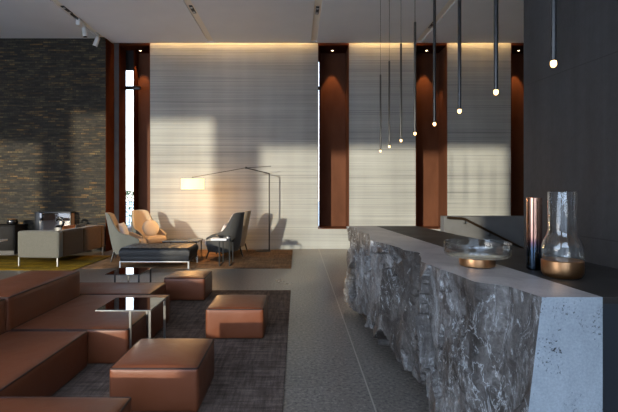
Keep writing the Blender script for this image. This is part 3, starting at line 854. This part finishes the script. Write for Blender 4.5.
# ------------------------------------------------------------------ pendants
tips = [(380.5, 151), (389.3, 146.5), (401, 140.5), (415, 133.5), (434.5, 124), (459.5, 111), (496, 92), (553.5, 63.5)]
PL = ['farthest slim black tube pendant, lowest tip of the row in front of the concrete pier',
      'second farthest slim black tube pendant, between the lowest tip and the third',
      'third farthest slim black tube pendant, in front of the middle of the concrete pier',
      'fourth farthest slim black tube pendant, at the left border of the rust recess behind',
      'slim black tube pendant hanging in front of the rust recess behind the counter',
      'slim black tube pendant hanging left in front of the concrete pier nearest the dark wall',
      'slim black tube pendant hanging right in front of the concrete pier nearest the dark wall',
      'nearest and highest slim black tube pendant, in front of the dark plaster wall']
K = .57
root = None
for (px, py), lb in zip(tips, PL):
    Y = F * K / (189 - py); X = (px - 297.5) / F * Y; Z = 1.6 + K
    if root is None:
        root = thing('pendant_light', lb, 'light', (X, Y, Z), 0, 'tube pendants above the stone counter')
        MB().lathe([(.0125, .012), (.0125, 1.14), (.004, 1.15)], seg=16).build('tube', M['black_metal'], root)
        MB().lathe([(.004, -.018), (.010, -.014), (.0135, -.006), (.0135, .006), (.011, .012)], seg=16).build('diffuser', M['lamp_tip'], root)
        MB().tube([(0, 0, 1.14), (0, 0, CEIL - Z)], .003, 6).build('cable', M['black_metal'], root)
        MB().lathe([(.035, CEIL - Z - .03), (.035, CEIL - Z)], seg=16).build('canopy', M['black_metal'], root)
    else:
        dup(root, (X, Y, Z), 0, lb)

# ------------------------------------------------------------------ stone counter
TOPZ = 1.10
top_edge = [(6.03, .655), (5.84, .764), (5.32, .706), (5.02, .798), (4.41, .713), (3.84, .856), (3.69, .863), (3.54, .955), (3.11, .857), (2.81, .893), (2.65, .927), (2.42, .957), (2.31, 1.085), (2.08, 1.130)]
bot_edge = [(6.03, .66), (5.67, .674), (5.23, .785), (4.6, .80), (3.76, .865), (3.43, .93), (3.03, .89), (2.6, .93), (2.08, 1.01)]
def interp(tab, y):
    if y >= tab[0][0]: return tab[0][1]
    for (a, xa), (b, xb) in zip(tab, tab[1:]):
        if y >= b: return xa + (xb - xa) * (a - y) / (a - b)
    return tab[-1][1]
def split_x(y): return 1.41 + (1.055 - 1.41) * (y - 2.11) / (6.10 - 2.11)   # joint between stone and dark top
Y0, Y1 = 2.08, 6.08
t = thing('stone_counter', 'long rough hewn grey stone reception counter with a dark bronze top', 'counter', (0, 0, 0))
b = MB(); bm = b.bm
NY, NZ = 300, 84
ZB = .10
G = {}
for i in range(NY + 1):
    y = Y0 + (Y1 - Y0) * i / NY
    for j in range(NZ + 1):
        f = j / NZ; z = ZB + (TOPZ - ZB) * f
        x = interp(bot_edge, y) * (1 - f) + interp(top_edge, y) * f
        p = Vector((y * 1.7, z * 1.0, 3.1))
        # chipped facets: planes per voronoi cell plus fractal roughness
        q = Vector((y * 2.3 + .5 * z, z * 1.5 - .3 * y, 0))
        dd, pts_ = noise.voronoi(q)
        c0 = pts_[0]; rel = q - c0
        rnd = noise.cell_vector(c0 * 7.31)
        fac = (rnd.x - .5) * rel.x * .22 + (rnd.y - .5) * rel.y * .22 + (rnd.z - .5) * .05
        q2 = Vector((y * 6.5 + 1.1 * z, z * 4.2 - .8 * y, 5.0)); d2, p2 = noise.voronoi(q2)
        r2 = noise.cell_vector(p2[0] * 5.17); rel2 = q2 - p2[0]
        fac += (r2.x - .5) * rel2.x * .05 + (r2.y - .5) * rel2.y * .05 + (r2.z - .5) * .018
        fb = noise.fractal(Vector((y * 4, z * 3, 1.0)), 1.0, 2.1, 5) * .018 + noise.fractal(Vector((y * 16, z * 9, 4.0)), .9, 2.1, 4) * .007
        edge = min(1, (1 - f) * 6 + .18)
        fade_end = min(1, (y - Y0) / .30)
        x += (fac * .9 + fb) * edge * fade_end
        zz = z
        if j == 0: zz = z + .05 * noise.noise(Vector((y * 3.5, 0, 9))) + .015 * noise.noise(Vector((y * 14, 0, 2)))
        if 0 < j < 6: zz = z + (.05 * noise.noise(Vector((y * 3.5, 0, 9)))) * (1 - j / 6)
        if 0 < j < NZ: y_ = y + (0 if i in (0, NY) else .006 * noise.noise(Vector((y * 20, z * 20, 0))))
        else: y_ = y
        G[i, j] = bm.verts.new((x, y_, zz))
for i in range(NY):
    for j in range(NZ): bm.faces.new((G[i, j], G[i, j + 1], G[i + 1, j + 1], G[i + 1, j]))
RT = [bm.verts.new((split_x(Y0 + (Y1 - Y0) * i / NY) - .002, Y0 + (Y1 - Y0) * i / NY, TOPZ)) for i in range(NY + 1)]
RB = [bm.verts.new((split_x(Y0 + (Y1 - Y0) * i / NY) - .002, Y0 + (Y1 - Y0) * i / NY, ZB)) for i in range(NY + 1)]
tops, ends = [], []
for i in range(NY):
    tops.append(bm.faces.new((G[i, NZ], RT[i], RT[i + 1], G[i + 1, NZ])))
    bm.faces.new((RT[i], RB[i], RB[i + 1], RT[i + 1]))
    bm.faces.new((RB[i], G[i, 0], G[i + 1, 0], RB[i + 1]))
ends.append(bm.faces.new([G[0, j] for j in range(NZ + 1)] + [RT[0], RB[0]]))
bm.faces.new([G[NY, j] for j in range(NZ, -1, -1)] + [RB[NY], RT[NY]])
for f_ in tops: f_.material_index = 1
for f_ in ends: f_.material_index = 2
b.build('stone_slab', [M['rock'], M['sawn_top'], M['sawn_end']], t, angle=32)
def rx(y): return cx_at(y) - .004 if y < 3.9 else cx_at(y)
poly = [(split_x(Y0), Y0), (rx(Y0), Y0), (rx(3.79), 3.79), (1.60, 6.08), (split_x(6.08), 6.08)]
MB().prism(poly, TOPZ - .03, TOPZ).build('counter_top', M['counter_top'], t, smooth=False)
pol2 = [(x + (.004 if k in (0, 4) else -.004 if k in (1, 2) else 0), y + (.01 if k < 2 else -.01 if k > 2 else 0)) for k, (x, y) in enumerate(poly)]
MB().prism(pol2, .0, TOPZ - .031).build('carcass', M['counter_side'], t, smooth=False)
MB().prism([(interp(bot_edge, Y0) + .2, Y0 + .12), (split_x(Y0) - .002, Y0 + .12), (split_x(5.9) - .002, 5.9), (interp(bot_edge, 5.9) + .14, 5.9), (interp(bot_edge, 4) + .17, 4.0)], 0, .14).build('plinth', M['plinth'], t, smooth=False)

# ------------------------------------------------------------------ vases
def shift(prof, z): return [(r, h + z) for r, h in prof]
t = thing('glass_bowl', 'wide clear glass bowl on a round copper foot on the stone counter', 'bowl', (1.166, 2.92, TOPZ))
t.scale = (.93, .93, 1.03)
MB().lathe([(.105, 0), (.118, .008), (.121, .03), (.118, .052), (.108, .058)], seg=48).build('foot', M['copper'], t)
MB().lathe([(.02, .060), (.17, .061), (.205, .066), (.219, .078), (.223, .095), (.223, .150), (.219, .153), (.215, .150), (.215, .098), (.211, .084), (.20, .076), (.17, .071), (.02, .069)], seg=56, cap0=True, cap1=True).build('dish', M['glass'], t)
t = thing('cylinder_vase', 'tall copper mirrored cylinder vase shading to dark blue at its foot', 'vase', (1.473, 2.80, TOPZ))
t.scale = (.95, .95, .985)
MB().lathe([(.040, 0), (.047, .006), (.047, .452), (.043, .452), (.043, .02), (.0, .018)], seg=40, cap1=False).build('body', M['tube'], t)
MB().lathe([(.038, .004), (.044, .004)], seg=40, cap0=False, cap1=False).build('foot_ring', M['black_gloss'], t)
t = thing('bottle_vase', 'large clear glass vase with a solid copper base next to the copper cylinder', 'vase', (1.506, 2.56, TOPZ))
t.scale = (.91, .91, .985)
MB().lathe([(.085, 0), (.105, .008), (.117, .03), (.119, .06), (.119, .097), (.112, .101), (.10, .099)], seg=56).build('base', M['copper'], t)
MB().lathe([(.115, .102), (.119, .12), (.119, .165), (.115, .187), (.104, .212), (.091, .236), (.084, .254), (.081, .275), (.081, .488), (.079, .492), (.077, .488), (.077, .275), (.080, .256), (.087, .238), (.100, .213), (.111, .187), (.115, .165), (.115, .12), (.112, .106)], seg=56, cap0=False, cap1=False).build('glass_body', M['glass'], t)

# ------------------------------------------------------------------ low stair wall with handrail
YR = 7.0
struct(MB().box((444 - 297.5) / F * YR, 4.6, YR, YR + .18, 0, 1.6 - 27.3 / F * YR, .006).build('wall_stair', M['stairwall'], smooth=False))
hr = [P(447, 217.6, 6.93), P(463, 218.4, 6.93), P(523, 248.5, 6.93), P(560, 267, 6.93)]
t = thing('handrail', 'dark bronze handrail sloping down the low concrete stair wall', 'handrail', hr[0])
rb = MB()
q = [v - hr[0] for v in hr]
MB().tube([q[0], q[1] - Vector((.03, 0, 0)), q[1] + Vector((.03, 0, -.012)), q[2], q[3]], .019, 12).build('rail', plain('dark_bronze', (.055, .034, .02), .35, .6), t)
for f_ in (.04, .45, .95):
    c_ = q[1] + (q[2] - q[1]) * f_
    MB().tube([c_ + Vector((0, 0, -.015)), c_ + Vector((0, .0, -.06)), c_ + Vector((0, .068, -.06))], .008, 8).build('bracket', M['black_metal'], t)

# put the base of things that were laid out in room coordinates under themselves
for o in list(col.objects):
    if o.type == 'EMPTY' and o.name.split('.')[0] in ('side_table', 'stone_counter'):
        xs_ = [v.co for c_ in o.children for v in c_.data.vertices]
        cx_ = (min(v.x for v in xs_) + max(v.x for v in xs_)) / 2; cy_ = (min(v.y for v in xs_) + max(v.y for v in xs_)) / 2
        o.location.x += cx_; o.location.y += cy_
        for c_ in o.children: c_.location.x -= cx_; c_.location.y -= cy_

# ------------------------------------------------------------------ outside
struct(MB().box(-40, 30, 12.95, 60, -.2, -.02).build('ground', M['ground'], smooth=False))
struct(MB().box(-60, 30, -60, -.95, -.2, -.02).build('ground', M['ground'], smooth=False))
struct(MB().box(-5.4, 6, -9.5, -8.2, -.2, 5.2).build('sun_blocker_outside', M['plaster'], smooth=False))  # unseen block added to keep the low sun out of the right bay
def shrub(label, x, y, h, w):
    t = thing('shrub', label, 'plant', (x, y, -.02), 0)
    b = MB(); rr = random.Random(int(abs(x) * 100))
    for k in range(900):
        u = rr.random(); z = h * (.1 + .9 * u); rad = w * math.sin(PI * (.15 + .8 * u)) * math.sqrt(rr.random())
        a = rr.random() * 2 * PI; c_ = Vector((rad * math.cos(a), rad * math.sin(a), z))
        d = Vector((rr.uniform(-1, 1), rr.uniform(-1, 1), rr.uniform(-.3, 1))).normalized(); e = d.cross(Vector((rr.uniform(-1, 1), rr.uniform(-1, 1), .3))).normalized()
        s_ = rr.uniform(.035, .06)
        b.bm.faces.new([b.bm.verts.new(c_ + v) for v in (-d * s_, e * s_ * .45, d * s_, -e * s_ * .45)])
    b.build('foliage', M['foliage'], t, smooth=False)
    for k in range(5):
        a = k * 1.3
        MB().tube([(0.02 * math.cos(a), .02 * math.sin(a), 0), (.5 * w * math.cos(a), .5 * w * math.sin(a), h * .75)], .018, 6, r1=.006).build('stem', M['bark'], t)
shrub('leafy green shrub outside the slit window behind the armchairs', -6.0, 16.0, 1.55, .8)

# ------------------------------------------------------------------ daylight
w = bpy.data.worlds.new('sky'); sc.world = w; w.use_nodes = True
nt = w.node_tree; bg = nt.nodes['Background']
tc = nt.nodes.new('ShaderNodeTexCoord'); sp = nt.nodes.new('ShaderNodeSeparateXYZ')
nt.links.new(tc.outputs['Generated'], sp.inputs[0])
mr = nt.nodes.new('ShaderNodeMapRange'); mr.inputs['From Min'].default_value = -0.2; mr.inputs['From Max'].default_value = 1.0
nt.links.new(sp.outputs['Z'], mr.inputs['Value'])
c = ramp(nt, mr.outputs[0], [(0.0, (.25, .22, .18)), (0.16, (.86, .78, .70)), (0.24, (.84, .87, .92)), (0.45, (.62, .78, 1.0)), (1.0, (.42, .60, .92))])
nt.links.new(c, bg.inputs['Color'])
bg.inputs['Strength'].default_value = 6.3

sd = bpy.data.lights.new('sun', 'SUN'); sd.energy = 3.8; sd.color = (1.0, .89, .68); sd.angle = math.radians(1.25)
so = bpy.data.objects.new('sun', sd); col.objects.link(so)
so.rotation_euler = Vector((.545, 1.0, -.155)).to_track_quat('-Z', 'Y').to_euler()

for x0, x1, z0, z1 in BAYS:
    pd = bpy.data.lights.new('window_portal', 'AREA'); pd.shape = 'RECTANGLE'; pd.size = x1 - x0; pd.size_y = z1 - z0
    pd.cycles.is_portal = True
    po = bpy.data.objects.new('window_portal', pd); col.objects.link(po)
    po.location = ((x0 + x1) / 2, YW - .15, (z0 + z1) / 2); po.rotation_euler = (PI / 2, 0, 0)

# ------------------------------------------------------------------ look
vs = sc.view_settings
vs.view_transform = 'Standard'; vs.look = 'None'; vs.gamma = 1.0; vs.use_curve_mapping = False
vs.exposure = 0.14
sc.cycles.max_bounces = 10; sc.cycles.diffuse_bounces = 5; sc.cycles.glossy_bounces = 5; sc.cycles.transparent_max_bounces = 16
sc.cycles.sample_clamp_indirect = 6.0
sc.cycles.use_denoising = True
sc.cycles.caustics_reflective = False; sc.cycles.caustics_refractive = False
sc.cycles.blur_glossy = 0.5
